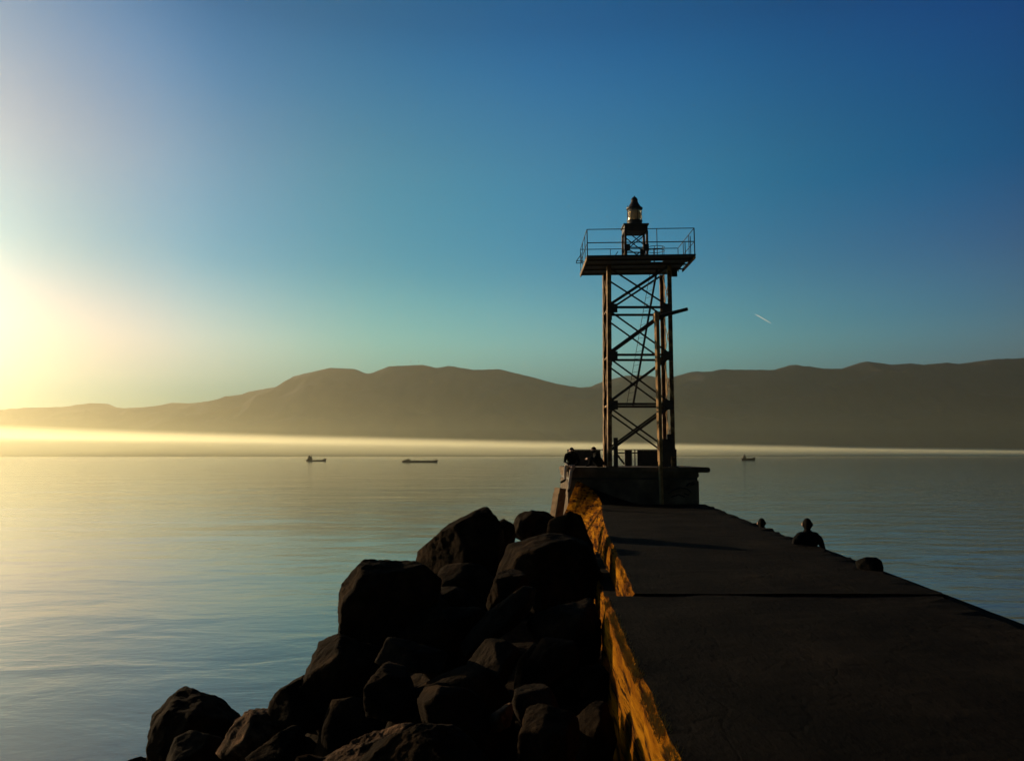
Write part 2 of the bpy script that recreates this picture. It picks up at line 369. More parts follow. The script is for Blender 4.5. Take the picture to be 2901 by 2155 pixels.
# tufts of dry grass and roots on the wall's sunlit edge
random.seed(5); g = MB()
for _ in range(5200):
    d = random.uniform(3.2, 9.6) if random.random() < .8 else random.uniform(10.2, 17)
    if noise.noise((d * 1.7, 2, 2)) < -.18 * 1: continue
    lx = interp(tabn, d)[0] if d < 9.9 else interp(tabf, d)[0]
    p = V(lx + random.uniform(-.01, .06), d, -1.62 + random.uniform(-.05, .01)); h_ = random.uniform(.02, .06) * (1.6 if random.random() < .15 else 1)
    q_ = p + Vector((random.uniform(-.03, .04), random.uniform(-.03, .03), h_)); i = len(g.v); wd = .003
    g.v += [tuple(p - Vector((wd, 0, 0))), tuple(p + Vector((wd, 0, 0))), tuple(q_)]; g.f.append((i, i + 1, i + 2))
tag(g.build('dry_grass', M['grass']), 'thin dry grass along the sunlit edge of the concrete wall', 'grass', kind='stuff')

# ------------------------------------------------------------------ boulders
def boulder(outline, d, thick, seed, mname='rock', res=5, rough=.05):
    """angular boulder: cut planes taken from its outline seen from the path, closed with random front, top and back planes"""
    rnd = random.Random(seed)
    pts = [P(x, y, d) for x, y in outline]; c = sum(pts, Vector()) / len(pts)
    A = 0
    for i in range(len(pts)):
        a = pts[i]; b_ = pts[(i + 1) % len(pts)]; A += (a.x * b_.z - b_.x * a.z)
    sgn = 1 if A > 0 else -1
    planes = []
    size = max((p - c).length for p in pts)
    for i in range(len(pts)):
        a = pts[i]; b_ = pts[(i + 1) % len(pts)]; e = b_ - a
        nrm = Vector((e.z, 0, -e.x)) * sgn
        if nrm.length < 1e-6: continue
        nrm.normalize(); h_ = (a - c).dot(nrm)
        if h_ < .08 * size: h_ = .08 * size
        t_ = rnd.uniform(-.45, .45); nn = Vector((nrm.x, t_, nrm.z)); planes.append((nn, h_))
    for k in range(7):
        nn = Vector((rnd.uniform(-.75, .75), -1, rnd.uniform(-.35, .95))).normalized(); planes.append((nn, thick * rnd.uniform(.34, .52)))
    for k in range(5):
        nn = Vector((rnd.uniform(-.6, .6), 1, rnd.uniform(-.6, .6))).normalized(); planes.append((nn, thick * rnd.uniform(.4, .55)))
    for k in range(16):
        nn = Vector((rnd.gauss(0, 1), rnd.gauss(0, 1), rnd.gauss(0, 1))).normalized()
        r0 = 1 / max(nn.dot(p_) / h_ for p_, h_ in planes if nn.dot(p_) > .02)
        planes.append((nn, max(r0 * rnd.uniform(.90, 1.04), .96 * max((p_ - c).dot(nn) for p_ in pts))))
    bm = bmesh.new(); bmesh.ops.create_icosphere(bm, subdivisions=res, radius=1)
    off = Vector((seed * 3.7, seed * 1.3, 0))
    for v_ in bm.verts:
        dr = v_.co.normalized(); r_ = 1e9
        acc = 0; pw = 110.
        for nn, h_ in planes:
            q_ = dr.dot(nn)
            if q_ > .02: acc += (q_ / h_) ** pw
        r_ = acc ** (-1 / pw)
        co = dr * r_
        co += dr * size * (rough * .75 * noise.fractal(co / size * 2.6 + off, .75, 2.1, 7) + rough * .5 * (noise.ridged_multi_fractal(co / size * 3.5 + off, .9, 2.2, 5, 1, 2) - 1.1) * .5)
        v_.co = co
    me = bpy.data.meshes.new('boulder'); bm.to_mesh(me); bm.free()
    for p in me.polygons: p.use_smooth = True
    me.materials.append(M[mname])
    o = bpy.data.objects.new('boulder', me); C.objects.link(o); o.location = c
    return o
def c8(l): return [(1000 + x / 2.188, 1400 + y / 2.188) for x, y in l]
def c7(l): return [(350 + x / 2.188, 1400 + y / 2.188) for x, y in l]
ROCKS = [
 (c8([(375, 410), (400, 340), (460, 285), (510, 240), (600, 190), (680, 125), (770, 85), (850, 72), (872, 90), (895, 165), (985, 260), (975, 420), (760, 560), (450, 540)]), 19, 2.6, 'rock', 'tall peaked boulder topping the heap against the water, left of the wall'),
 (c8([(885, 175), (940, 152), (1000, 190), (1010, 260), (950, 330), (890, 300)]), 20, 1.1, 'rock', 'small rounded boulder just right of the peaked one'),
 (c8([(985, 250), (1015, 135), (1060, 108), (1150, 113), (1180, 170), (1120, 250), (1060, 290)]), 21, 1.3, 'grey_rock', 'grey boulder with a pale flat side on the far skyline of the heap'),
 (c8([(1110, 120), (1235, 128), (1275, 165), (1290, 240), (1180, 290), (1090, 250)]), 21, 1.2, 'rock', 'flat-topped boulder in front of the leaning timber post'),
 (c8([(1200, 195), (1405, 122), (1440, 195), (1490, 330), (1500, 420), (1330, 400), (1200, 300)]), 17, 1.5, 'rock', 'dark pointed wedge of rock pressed against the sunlit wall'),
 (c8([(985, 320), (1100, 280), (1200, 250), (1330, 252), (1460, 300), (1530, 450), (1530, 640), (1300, 720), (1000, 680), (880, 500)]), 15, 2.1, 'rock', 'wide rounded boulder below the dark wedge beside the wall'),
 (c7([(1310, 650), (1355, 570), (1410, 480), (1485, 408), (1600, 405), (1800, 400), (1960, 520), (1960, 780), (1800, 930), (1600, 980), (1400, 960), (1330, 860), (1335, 760)]), 10.8, 1.9, 'rock', 'big block-shaped boulder with an orange-lit left edge'),
 (c7([(1205, 960), (1330, 868), (1420, 900), (1580, 980), (1640, 1150), (1500, 1270), (1300, 1290), (1110, 1190), (1150, 1050)]), 9.6, 1.5, 'rock', 'sloping boulder directly below the big block-shaped one'),
 (c7([(895, 1345), (965, 1235), (1030, 1165), (1100, 1135), (1210, 1180), (1270, 1330), (1180, 1480), (1000, 1480)]), 9.4, 1.2, 'rock', 'boulder with a warm-lit left side on the lower left skyline'),
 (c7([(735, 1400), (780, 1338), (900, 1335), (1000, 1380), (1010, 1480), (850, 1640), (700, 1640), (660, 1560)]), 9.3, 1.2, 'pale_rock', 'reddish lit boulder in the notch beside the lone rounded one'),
 (c7([(150, 1700), (178, 1460), (215, 1330), (270, 1262), (375, 1202), (478, 1190), (540, 1250), (640, 1305), (742, 1382), (725, 1560), (640, 1800), (400, 1880), (180, 1840)]), 10.8, 1.7, 'rock', 'lone rounded boulder standing against the water at bottom left'),
 (c7([(260, 1660), (290, 1540), (340, 1490), (450, 1468), (600, 1500), (690, 1580), (720, 1740), (560, 1850), (330, 1800)]), 9.6, 1.1, 'grey_rock', 'low boulder lying in front of the lone rounded one'),
 (c7([(30, 1680), (75, 1625), (110, 1618), (165, 1650), (210, 1760), (120, 1820), (40, 1780)]), 11.4, .7, 'rock', 'small boulder at the very bottom left, only its top in view'),
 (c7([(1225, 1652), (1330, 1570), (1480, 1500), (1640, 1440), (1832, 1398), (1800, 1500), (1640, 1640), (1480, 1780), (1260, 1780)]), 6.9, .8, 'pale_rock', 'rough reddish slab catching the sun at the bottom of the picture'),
 (c8([(20, 1652), (200, 1500), (400, 1428), (600, 1425), (720, 1480), (820, 1652), (780, 1820), (300, 1850), (60, 1800)]), 6.1, 1.2, 'rock', 'smooth dark boulder to the right of the sunlit slab'),
 (c7([(820, 1600), (950, 1482), (1060, 1505), (1120, 1600), (1080, 1760), (880, 1760)]), 7.9, .9, 'rock', 'rounded boulder between the reddish boulder and the sunlit slab'),
 (c8([(535, 730), (600, 700), (800, 700), (830, 770), (700, 950), (560, 980)]), 10.6, 1.1, 'rock', 'square-shouldered block in the middle of the heap'),
 (c8([(650, 940), (800, 780), (1050, 560), (1115, 575), (1090, 690), (850, 930), (700, 1010)]), 10.0, .9, 'grey_rock', 'long slab leaning diagonally across the middle of the heap'),
 (c8([(170, 980), (215, 880), (300, 890), (440, 930), (585, 970), (560, 1090), (360, 1080), (200, 1040)]), 9.0, 1.0, 'grey_rock', 'broad pale-topped stone below the big block-shaped boulder'),
 (c8([(75, 1200), (110, 1130), (220, 1110), (350, 1160), (410, 1290), (300, 1390), (90, 1370)]), 8.1, 1.1, 'rock', 'rounded boulder just above the sunlit slab'),
 (c8([(650, 1200), (760, 1060), (870, 915), (960, 900), (1035, 960), (920, 1180), (800, 1260)]), 8.7, 1.0, 'grey_rock', 'upright leaning stone below the diagonal slab'),
 (c8([(1040, 1080), (1200, 930), (1370, 900), (1400, 970), (1230, 1190), (1080, 1230)]), 8.9, 1.1, 'rock', 'slanting boulder low in the heap, second from the wall'),
 (c8([(855, 1360), (980, 1288), (1000, 1340), (940, 1450), (880, 1480)]), 7.2, .5, 'pale_rock', 'small brown stone with a dimly lit face'),
 (c8([(985, 1290), (1005, 1210), (1225, 1193), (1260, 1290), (1200, 1400), (1010, 1380)]), 7.6, .8, 'grey_rock', 'flat grey-topped stone right of the small brown one'),
 (c8([(1395, 1100), (1440, 1060), (1540, 1050), (1590, 1140), (1580, 1280), (1430, 1270)]), 8.9, .7, 'rock', 'blocky stone tucked against the foot of the wall'),
 (c8([(1375, 1500), (1430, 1320), (1500, 1275), (1580, 1290), (1600, 1450), (1600, 1700), (1400, 1720)]), 6.9, .8, 'rock', 'smooth boulder by the wall at the bottom of the picture'),
 (c8([(300, 880), (380, 760), (540, 700), (600, 800), (570, 960), (400, 980)]), 10.2, 1.2, 'rock', 'dark boulder under the right end of the big block-shaped one'),
 (c8([(820, 700), (900, 480), (1040, 470), (1100, 560), (900, 760)]), 12.0, 1.2, 'rock', 'dark stone directly above the diagonal slab'),
 (c8([(1100, 780), (1200, 700), (1450, 700), (1540, 800), (1530, 1000), (1380, 1060), (1150, 960)]), 9.9, 1.4, 'rock', 'large shadowed boulder beside the wall, in the middle of its length'),
 (c8([(400, 1280), (520, 1180), (700, 1200), (850, 1330), (850, 1500), (650, 1480), (430, 1420)]), 7.3, 1.1, 'rock', 'shadowed boulder behind the smooth dark one'),
 (c8([(1050, 1400), (1200, 1330), (1380, 1350), (1400, 1600), (1250, 1750), (1050, 1700)]), 6.4, 1.0, 'rock', 'black boulder in the bottom gap beside the smooth boulder by the wall'),
]
for i, (ol, d, th, mn, lab) in enumerate(ROCKS):
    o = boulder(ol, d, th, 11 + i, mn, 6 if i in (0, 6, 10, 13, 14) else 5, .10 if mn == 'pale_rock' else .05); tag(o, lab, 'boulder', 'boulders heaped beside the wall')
# boulders under and behind them, sunk in the slope: they never rise above the heap's skyline
SKY = [(0, 2400), (380, 2140), (430, 2160), (450, 1960), (560, 1950), (690, 2030), (740, 2010), (850, 1925), (960, 1800), (960, 1600), (1170, 1590), (1200, 1540), (1300, 1450), (1400, 1440), (1480, 1475), (1560, 1480), (1640, 1480), (1700, 1640)]
def skyline(x):
    if x < 0 or x > 1700: return 9999 if x < 0 else 1640
    for (x0, y0), (x1, y1) in zip(SKY, SKY[1:]):
        if x0 <= x <= x1: return y0 + (y1 - y0) * (x - x0) / max(1, (x1 - x0))
random.seed(21); protos = []
for k in range(5):
    ol = [(1450 + 190 * math.cos(a) * random.uniform(.75, 1.1), 1290 - 160 * math.sin(a) * random.uniform(.7, 1.1)) for a in [2 * PI * j / 9 for j in range(9)]]
    o = boulder(ol, 8, 1.3, 80 + k, 'rock', 4); protos.append((o, max(v_.co.length for v_ in o.data.vertices)))
used = [False] * 5; cnt = 0; tries = 0
while cnt < 70 and tries < 3000:
    tries += 1
    d = random.uniform(3, 27); x = random.uniform(-8, 1.2) if d < 12 else random.uniform(-7, 1.0)
    if d < 7 and abs(x) < 1.2: continue
    s_ = random.uniform(.7, 1.35); k = cnt % 5; rr_ = protos[k][1] * s_
    z = max(mound_z(x, d), -CZ - .5) + .1
    ok = True
    for dx in (-rr_, -rr_ * .5, 0, rr_ * .5, rr_):
        px = 1450.5 + (x + dx) / d * F; top = 1290 - (z + rr_ * math.sqrt(max(.1, 1 - (dx / rr_) ** 2)) * .95) / (d + .0) * F
        if top < skyline(px) + 25: ok = False
    lxw = interp(tabn, d)[0] if d < 9.9 else interp(tabf, d)[2]
    if x + rr_ * .6 > lxw: ok = False
    if not ok: continue
    o = protos[k][0] if not used[k] else protos[k][0].copy()
    if used[k]: C.objects.link(o)
    used[k] = True
    o.location = V(x, d, z); o.rotation_euler = (random.uniform(0, 6), random.uniform(0, 6), random.uniform(0, 6)); o.scale = (s_,) * 3
    tag(o, 'dark boulder wedged low among the larger ones of the heap', 'boulder', 'filler boulders deep in the heap'); cnt += 1
for k in range(5):
    if not used[k]: bpy.data.objects.remove(protos[k][0])

# ------------------------------------------------------------------ concrete block under the tower
base = empty('tower_base', V(4, 30, -1.6), 'dark square concrete block with a projecting top slab under the lattice tower', 'plinth')
def slab_box(x0, x1, y0, y1, z0, z1, name, m_, par, bev=.02, cuts=0):
    bm = bmesh.new(); bmesh.ops.create_cube(bm, size=1)
    for v_ in bm.verts: v_.co = V(x0 + (v_.co.x + .5) * (x1 - x0), y0 + (v_.co.y + .5) * (y1 - y0), z0 + (v_.co.z + .5) * (z1 - z0))
    bmesh.ops.bevel(bm, geom=bm.edges[:], offset=bev, segments=2, affect='EDGES')
    me = bpy.data.meshes.new(name); bm.to_mesh(me); bm.free(); return link(name, me, m_, par)
slab_box(1.86, 6.22, 28.5, 33.0, -8.0, -.80, 'block_body', M['block_concrete'], base, .04)
slab_box(1.90, 6.18, 28.58, 32.9, -.81, -.72, 'recess', M['dark_metal'], base, .004)
slab_box(1.86, 6.22, 28.5, 33.0, -.73, -.56, 'upper_course', M['block_concrete'], base, .02)
slab_box(1.82, 6.58, 28.42, 33.1, -.565, -.39, 'top_slab', M['block_concrete'], base, .03)
gr = MB()
def stroke(pts, r=.022): gr.path([P(x, y, 28.49) for x, y in pts], r, 6)
stroke([(1893, 1398), (1905, 1388), (1925, 1381), (1946, 1384), (1958, 1394), (1950, 1402), (1938, 1397)])
stroke([(1944, 1377), (1952, 1369), (1966, 1364), (1955, 1376), (1968, 1370)], .03)
stroke([(1900, 1408), (1922, 1400), (1940, 1407)])
gr.build('graffiti', M['graffiti_paint'], base)

# ------------------------------------------------------------------ lattice light tower
T = empty('light_tower', V(4.36, 29.6, -.39), 'rusty four-legged lattice tower carrying a railed platform and a glass lantern', 'light tower')
YF, YB = 28.85, 30.45; XL, XR = 3.33, 5.40
ZN = [-.39, 1.71, 3.39, 5.03, 6.52]
def leg_x(side, z):
    u = (z + .39) / 6.9
    return 3.31 + .04 * u if side < 0 else 5.44 - .03 * u
for yy in (YF, YB):
    for side in (-1, 1):
        a = V(leg_x(side, -.39), yy, -.39); b_ = V(leg_x(side, 6.52), yy, 6.52); sx = Vector((-side, 0, 0)); sy = Vector((0, 1 if yy == YF else -1, 0))
        mb = MB()
        mb.bar(a + sx * .0, b_ + sx * .0, .13, .016)                                # flange facing us
        mb.bar(a - sx * .065 + sy * .15, b_ - sx * .065 + sy * .15, .016, .30)      # outer web
        mb.bar(a + sx * .055 + sy * .04, b_ + sx * .055 + sy * .04, .02, .07)
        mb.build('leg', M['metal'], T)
        # foot plate
        MB().box(a + Vector((-.16, -.12, 0)), a + Vector((.16, .12, .035))).build('foot_plate', M['dark_metal'], T)
def xb(a, b_, wd, up=(0, 1, 0)): MB().angle(a, b_, wd, up).build('brace', M['dark_metal'], T)
for fi, yy in enumerate((YF, YB)):
    for k in range(4):
        z0, z1 = ZN[k], ZN[k + 1]; z0 = .06 if k == 0 else z0
        a0 = V(leg_x(-1, z0), yy, z0 + .07); a1 = V(leg_x(1, z1), yy, z1 - .06); b0 = V(leg_x(1, z0), yy + .03, z0 + .07); b1 = V(leg_x(-1, z1), yy + .03, z1 - .06)
        xb(a0, a1, .085 if fi == 0 else .06); xb(b0, b1, .055)
    for z in (ZN[1], ZN[2], ZN[3]):
        MB().angle(V(leg_x(-1, z), yy, z), V(leg_x(1, z), yy, z), .07).build('crossbar', M['dark_metal'], T)
        for side in (-1, 1):
            x = leg_x(side, z); s_ = -side
            xa, xc = sorted((x - s_ * .05, x + s_ * .27))
            MB().box(V(xa, yy - .012 - .0, z - .16), V(xc, yy + .0, z + .15)).build('gusset_plate', M['dark_metal'], T)
for side in (-1, 1):
    for k in range(4):
        z0, z1 = ZN[k], ZN[k + 1]; z0 = .0 if k == 0 else z0
        x0, x1 = leg_x(side, z0) + side * .03, leg_x(side, z1) + side * .03
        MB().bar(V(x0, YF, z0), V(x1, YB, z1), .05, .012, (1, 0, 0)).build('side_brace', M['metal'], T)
        MB().bar(V(x0 + side * .02, YB, z0), V(x1 + side * .02, YF, z1), .05, .012, (1, 0, 0)).build('side_brace', M['metal'], T)
    for z in (ZN[1], ZN[2], ZN[3]):
        x = leg_x(side, z) + side * .02; MB().bar(V(x, YF, z), V(x, YB, z), .06, .06).build('side_strut', M['metal'], T)
# cladding plates round the feet
MB().box(V(3.44, YF - .05, -.39), V(3.57, YF + .1, .60)).build('foot_cladding', M['dark_metal'], T)
MB().box(V(5.03, YF - .05, -.39), V(5.26, YF + .12, .56)).build('foot_cladding', M['dark_metal'], T)
mb = MB(); i = 0
mb.v = [tuple(p) for p in (V(5.24, YF - .06, .72), V(5.44, YF - .06, .72), V(5.54, YF - .06, -.02), V(5.24, YF - .06, -.02), V(5.24, YF + .1, .72), V(5.44, YF + .1, .72), V(5.54, YF + .1, -.02), V(5.24, YF + .1, -.02))]
mb.f = [(0, 1, 2, 3), (7, 6, 5, 4), (0, 4, 5, 1), (1, 5, 6, 2), (2, 6, 7, 3), (3, 7, 4, 0)]; mb.build('foot_cladding', M['dark_metal'], T)
# inner inclined ladder
lad = MB(); A0, A1 = V(4.17, 29.35, 1.70), V(5.10, 29.5, 6.52); off = Vector((-.17, .42, 0))
ladder = lad.bar(A0, A1, .07, .03).bar(A0 + off, A1 + off, .016, .02).build('ladder', M['dark_metal'], T)
for k in range(1, 20):
    p = A0.lerp(A1, k / 20); mbr = MB().tube(p, p + off, .006, n=6)
    me = bpy.data.meshes.new('rung'); me.from_pydata([tuple(v_) for v_ in mbr.v], [], mbr.f); me.transform(Matrix.Translation(-T.location)); me.materials.append(M['dark_metal'])
    o = bpy.data.objects.new('rung', me); C.objects.link(o); o.parent = ladder
# platform, slightly tipped to the left
PT = Matrix.Translation(V(4.24, 29, 6.5)) @ Matrix.Rotation(R(-.75), 4, 'Y') @ Matrix.Translation(-V(4.24, 29, 6.5))
PX0, PX1, PY0, PY1, ZD = 2.49, 6.13, 27.9, 30.75, 6.66
mb = MB()
hx0, hx1, hy0, hy1 = 4.78, 5.20, 28.70, 29.0
mb.box(V(PX0, PY0, ZD - .03), V(PX1, hy0, ZD)); mb.box(V(PX0, hy1, ZD - .03), V(PX1 - .12, PY1, ZD)); mb.box(V(PX0, hy0, ZD - .03), V(hx0, hy1, ZD)); mb.box(V(hx1, hy0, ZD - .03), V(PX1, hy1, ZD))
plat = mb.build('platform', M['dark_metal'], T, xf=PT)
def sub(name, mb, m_):
    me = bpy.data.meshes.new(name); me.from_pydata([tuple(v_) for v_ in mb.v], [], mb.f); me.transform(PT); me.transform(Matrix.Translation(-T.location)); me.materials.append(m_)
    o = bpy.data.objects.new(name, me); C.objects.link(o); o.parent = plat; return o
for yy in (PY0 + .02, 28.45, 29.2, 29.95, PY1 - .02):
    sub('joist', MB().box(V(PX0 + .02, yy - .025, ZD - .075), V(PX1 - (.02 if yy < 30 else .35), yy + .025, ZD - .031)), M['dark_metal'])
for xx in (PX0 + .02, PX1 - .02):
    sub('edge_beam', MB().box(V(xx - .02, PY0 + .05, ZD - .14), V(xx + .02, PY1 - (.05 if xx < 4 else .7), ZD - .032)), M['metal'])
sub('beam_end', MB().box(V(5.75, 30.2, ZD - .26), V(5.95, 30.3, ZD - .02)), M['dark_metal'])
def rail(name, a, b_, r_, m_='dark_metal'): MB().tube(a, b_, r_, n=6).build(name, M[m_], T, xf=PT)
ZR = ZD + .885
for yy, zz in ((PY0 + .03, ZR), (PY1 - .05, ZR)):
    rail('rail', V(PX0 + .03, yy, zz), V(PX1 - .03, yy, zz), .014); rail('rail', V(PX0 + .03, yy, ZD + .43), V(PX1 - .03, yy, ZD + .43), .017 if yy < 29 else .012)
for xx in (PX0 + .03, PX1 - .03):
    rail('rail', V(xx, PY0 + .03, ZR), V(xx, PY1 - .05, ZR), .013); rail('rail', V(xx, PY0 + .03, ZD + .43), V(xx, PY1 - .05, ZD + .43), .012)
    for yy in (PY0 + .03, 28.8, 29.75, PY1 - .05): rail('rail_post', V(xx, yy, ZD), V(xx, yy, ZR), .019 if yy < 28 else .013)
rail('rail_post', V(4.85, PY0 + .03, ZD), V(4.85, PY0 + .03, ZR), .013); rail('rail_post', V(3.62, PY1 - .05, ZD), V(3.62, PY1 - .05, ZR), .012); rail('rail_post', V(5.2, PY1 - .05, ZD), V(5.2, PY1 - .05, ZR), .012)
rail('rod', V(5.82, PY0 + .2, ZD), V(5.82, PY0 + .2, ZD + .48), .014); rail('rod', V(5.98, PY0 + .1, ZD), V(5.98, PY0 + .1, ZD + .63), .014)
rail('rod', V(3.42, 28.8, ZD), V(3.66, 28.9, ZD + .35), .014)
# ladder hoops beside the pedestal
for zz in (.10, .2, .48, .60):
    mb = MB(); pts = [V(5.06 + .30 * math.cos(a), 29.4 + .28 * math.sin(a), ZD + zz) for a in [2 * PI * j / 16 for j in range(17)]]
    mb.path(pts, .011, 5); mb.build('hoop', M['dark_metal'], T, xf=PT)
for a in (0.2, 1.6, 3.0, 4.4, 5.4): rail('hoop_bar', V(5.06 + .30 * math.cos(a), 29.4 + .28 * math.sin(a), ZD), V(5.06 + .30 * math.cos(a), 29.4 + .28 * math.sin(a), ZD + .60), .010)
# bracket hung outside the left rail
mb = MB(); a = V(2.41, 28.6, ZD - .10)
mb.tube(a, a + Vector((-.22, 0, 0)), .014, n=6); mb.tube(a + Vector((-.22, 0, 0)), a + Vector((-.2, 0, .07)), .014, n=6); mb.tube(a + Vector((-.22, 0, .06)), a + Vector((-.04, 0, .30)), .014, n=6); mb.tube(a + Vector((-.22, 0, .08)), a + Vector((.02, 0, .08)), .012, n=6); mb.tube(a + Vector((-.04, 0, 0)), a + Vector((-.04, 0, .36)), .012, n=6)
mb.build('bracket', M['dark_metal'], T, xf=PT)
# pedestal
PLX, PRX, PFY, PBY = 3.93, 4.68, 28.95, 29.65; PZ = 7.76
pbt = MB().box(V(PLX - .03, PFY - .02, PZ), V(PRX + .02, PBY + .02, PZ + .20)).box(V(PLX - .07, PFY - .06, PZ + .20), V(PRX + .06, PBY + .06, PZ + .245)).build('pedestal', M['dark_metal'], T)
def psub(name, mb, m_, par=None):
    par = par or pbt
    me = bpy.data.meshes.new(name); me.from_pydata([tuple(v_) for v_ in mb.v], [], mb.f)
    bm = bmesh.new(); bm.from_mesh(me); bmesh.ops.recalc_face_normals(bm, faces=bm.faces); bm.to_mesh(me); bm.free()
    me.transform(Matrix.Translation(-T.location)); me.materials.append(m_)
    o = bpy.data.objects.new(name, me); C.objects.link(o); o.parent = par; return o
ZM = ZD + .5
for x in (PLX, PRX):
    for y in (PFY, PBY):
        psub('pedestal_leg', MB().bar(V(x, y, ZD), V(x, y, PZ), .075, .02).bar(V(x - .03, y + .03, ZD), V(x - .03, y + .03, PZ), .018, .07), M['metal'])
for y in (PFY - .015, PBY):
    for z0, z1 in ((ZD, ZM), (ZM, PZ)):
        psub('pedestal_brace', MB().bar(V(PLX, y, z0), V(PRX, y, z1), .035, .012), M['dark_metal']); psub('pedestal_brace', MB().bar(V(PRX, y - .01, z0), V(PLX, y - .01, z1), .035, .012), M['dark_metal'])
    psub('pedestal_crossbar', MB().bar(V(PLX, y, ZM), V(PRX, y, ZM), .04, .02), M['dark_metal'])
    for x, s_ in ((PLX, 1), (PRX, -1)):
        psub('pedestal_plate', MB().box(V(min(x - s_ * .05, x + s_ * .15), y - .035, ZM - .13), V(max(x - s_ * .05, x + s_ * .15), y - .022, ZM + .12)), M['dark_metal'])
for x in (PLX, PRX):
    psub('pedestal_brace', MB().bar(V(x, PFY, ZD), V(x, PBY, ZM), .03, .012, (1, 0, 0)), M['dark_metal']); psub('pedestal_brace', MB().bar(V(x, PBY, ZM), V(x, PFY, PZ), .03, .012, (1, 0, 0)), M['dark_metal'])
psub('battery_box', MB().box(V(4.02, 29.1, ZD + .005), V(4.48, 29.5, ZD + .17)), M['dark_metal'])
# lantern
LC = V(4.305, 29.3, PZ + .246)
lan = MB().lathe(LC, [(.285, 0), (.285, .05), (.26, .06), (.255, .15), (.275, .16), (.275, .19)], 24).build('lantern', M['dark_metal'], T)
psub('glass', MB().lathe(LC, [(.24, .191), (.25, .28), (.25, .50), (.24, .60)], 24), M['glass'], lan)
psub('lens', MB().lathe(LC, [(.10, .20), (.13, .26), (.16, .31), (.14, .33), (.18, .36), (.16, .38), (.19, .41), (.16, .44), (.18, .46), (.14, .49), (.15, .51), (.09, .57)], 20), M['lens_glass'], lan)
for k in range(8):
    a = 2 * PI * k / 8 + .25; psub('cage_bar', MB().tube(LC + Vector((.265 * math.cos(a), .265 * math.sin(a), .18)), LC + Vector((.265 * math.cos(a), .265 * math.sin(a), .66 if k % 2 else .72)), .011, n=6), M['dark_metal'], lan)
psub('lantern_roof', MB().lathe(LC, [(.265, .60), (.285, .61), (.285, .65), (.24, .67), (.20, .73), (.15, .81), (.12, .88), (.115, .93), (.125, .945), (.10, .99), (.07, 1.03), (.03, 1.05), (.015, 1.09)], 24), M['dark_metal'], lan)

# mast standing in front of the block with an arm
pl = empty('sunlit_mast', V(4.86, 28.22, -1.6), 'slim sunlit pole in front of the concrete block with a short arm at its top', 'pole')
up_ = Vector((-.43, .9, 0))
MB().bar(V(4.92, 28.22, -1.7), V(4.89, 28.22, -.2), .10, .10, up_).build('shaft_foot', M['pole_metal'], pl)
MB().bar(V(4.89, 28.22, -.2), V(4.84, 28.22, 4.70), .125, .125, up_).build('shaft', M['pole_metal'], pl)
MB().tube(V(4.74, 28.3, 4.60), V(5.90, 28.3, 4.90), .075, .058, 12).build('arm', M['dark_metal'], pl, smooth=True)
MB().box(V(4.77, 28.12, 4.50), V(4.92, 28.38, 4.78)).build('clamp', M['pole_metal'], pl)

# fence with solid panels behind the tower's feet
fe = empty('panel_fence', V(4, 32.4, -.39), 'low black railing with solid panels on the slab behind the tower feet', 'fence')
FY = 32.3
def FX(px): return (px - 1450.5) / F * FY
MB().bar(V(FX(1606), FY, .22), V(FX(1915), FY, .22), .03, .03, (0, 0, 1)).build('top_rail', M['dark_metal'], fe)
MB().bar(V(FX(1745), FY + .02, .10), V(FX(1860), FY + .02, .10), .05, .02).build('lower_rail', M['dark_metal'], fe)
for a, b_ in ((1610, 1700), (1804, 1912)): MB().box(V(FX(a), FY - .015, -.39), V(FX(b_), FY + .015, .20)).build('panel', M['dark_metal'], fe)
for px in (1608, 1715, 1797, 1913): MB().box(V(FX(px) - .02, FY - .035, -.39), V(FX(px) + .02, FY - .016, .22)).build('fence_post', M['dark_metal'], fe)
MB().box(V(FX(1768), FY - .1, -.39), V(FX(1788), FY + .05, .20)).build('fence_post', M['dark_metal'], fe)
MB().bar(V(FX(1748), FY, .02), V(FX(1768), FY, -.33), .07, .02).build('fence_strut', M['dark_metal'], fe)

# leaning timber post left of the block
tp = empty('timber_post', V(1.3, 26, -3), 'thick squared post leaning beside the end of the wall, its left side sunlit', 'post')
a = V(1.16, 26, -3.0); b_ = V(1.47, 26.05, -.98)
bm = bmesh.new(); bmesh.ops.create_cube(bm, size=1)
bmesh.ops.bevel(bm, geom=bm.edges[:], offset=.08, segments=2, affect='EDGES')
dd = (b_ - a); rot = dd.to_track_quat('Z', 'Y').to_matrix().to_4x4() @ Matrix.Rotation(R(28), 4, 'Z')
for v_ in bm.verts: v_.co = Vector((v_.co.x * .30, v_.co.y * .30, (v_.co.z + .5) * dd.length))
me = bpy.data.meshes.new('post_shaft'); bm.to_mesh(me); bm.free(); me.transform(Matrix.Translation(a) @ rot)
link('post_shaft', me, M['timber'], tp)

# rounded mooring stone on the quay side edge
bo = boulder([(2424, 1596), (2436, 1583), (2452, 1577), (2482, 1578), (2496, 1588), (2502, 1612), (2494, 1632), (2436, 1630)], 12.4, .4, 301, 'shaded_stone', 4, .04)
tag(bo, 'dark rounded lump of stone showing over the right edge of the wall', 'stone')

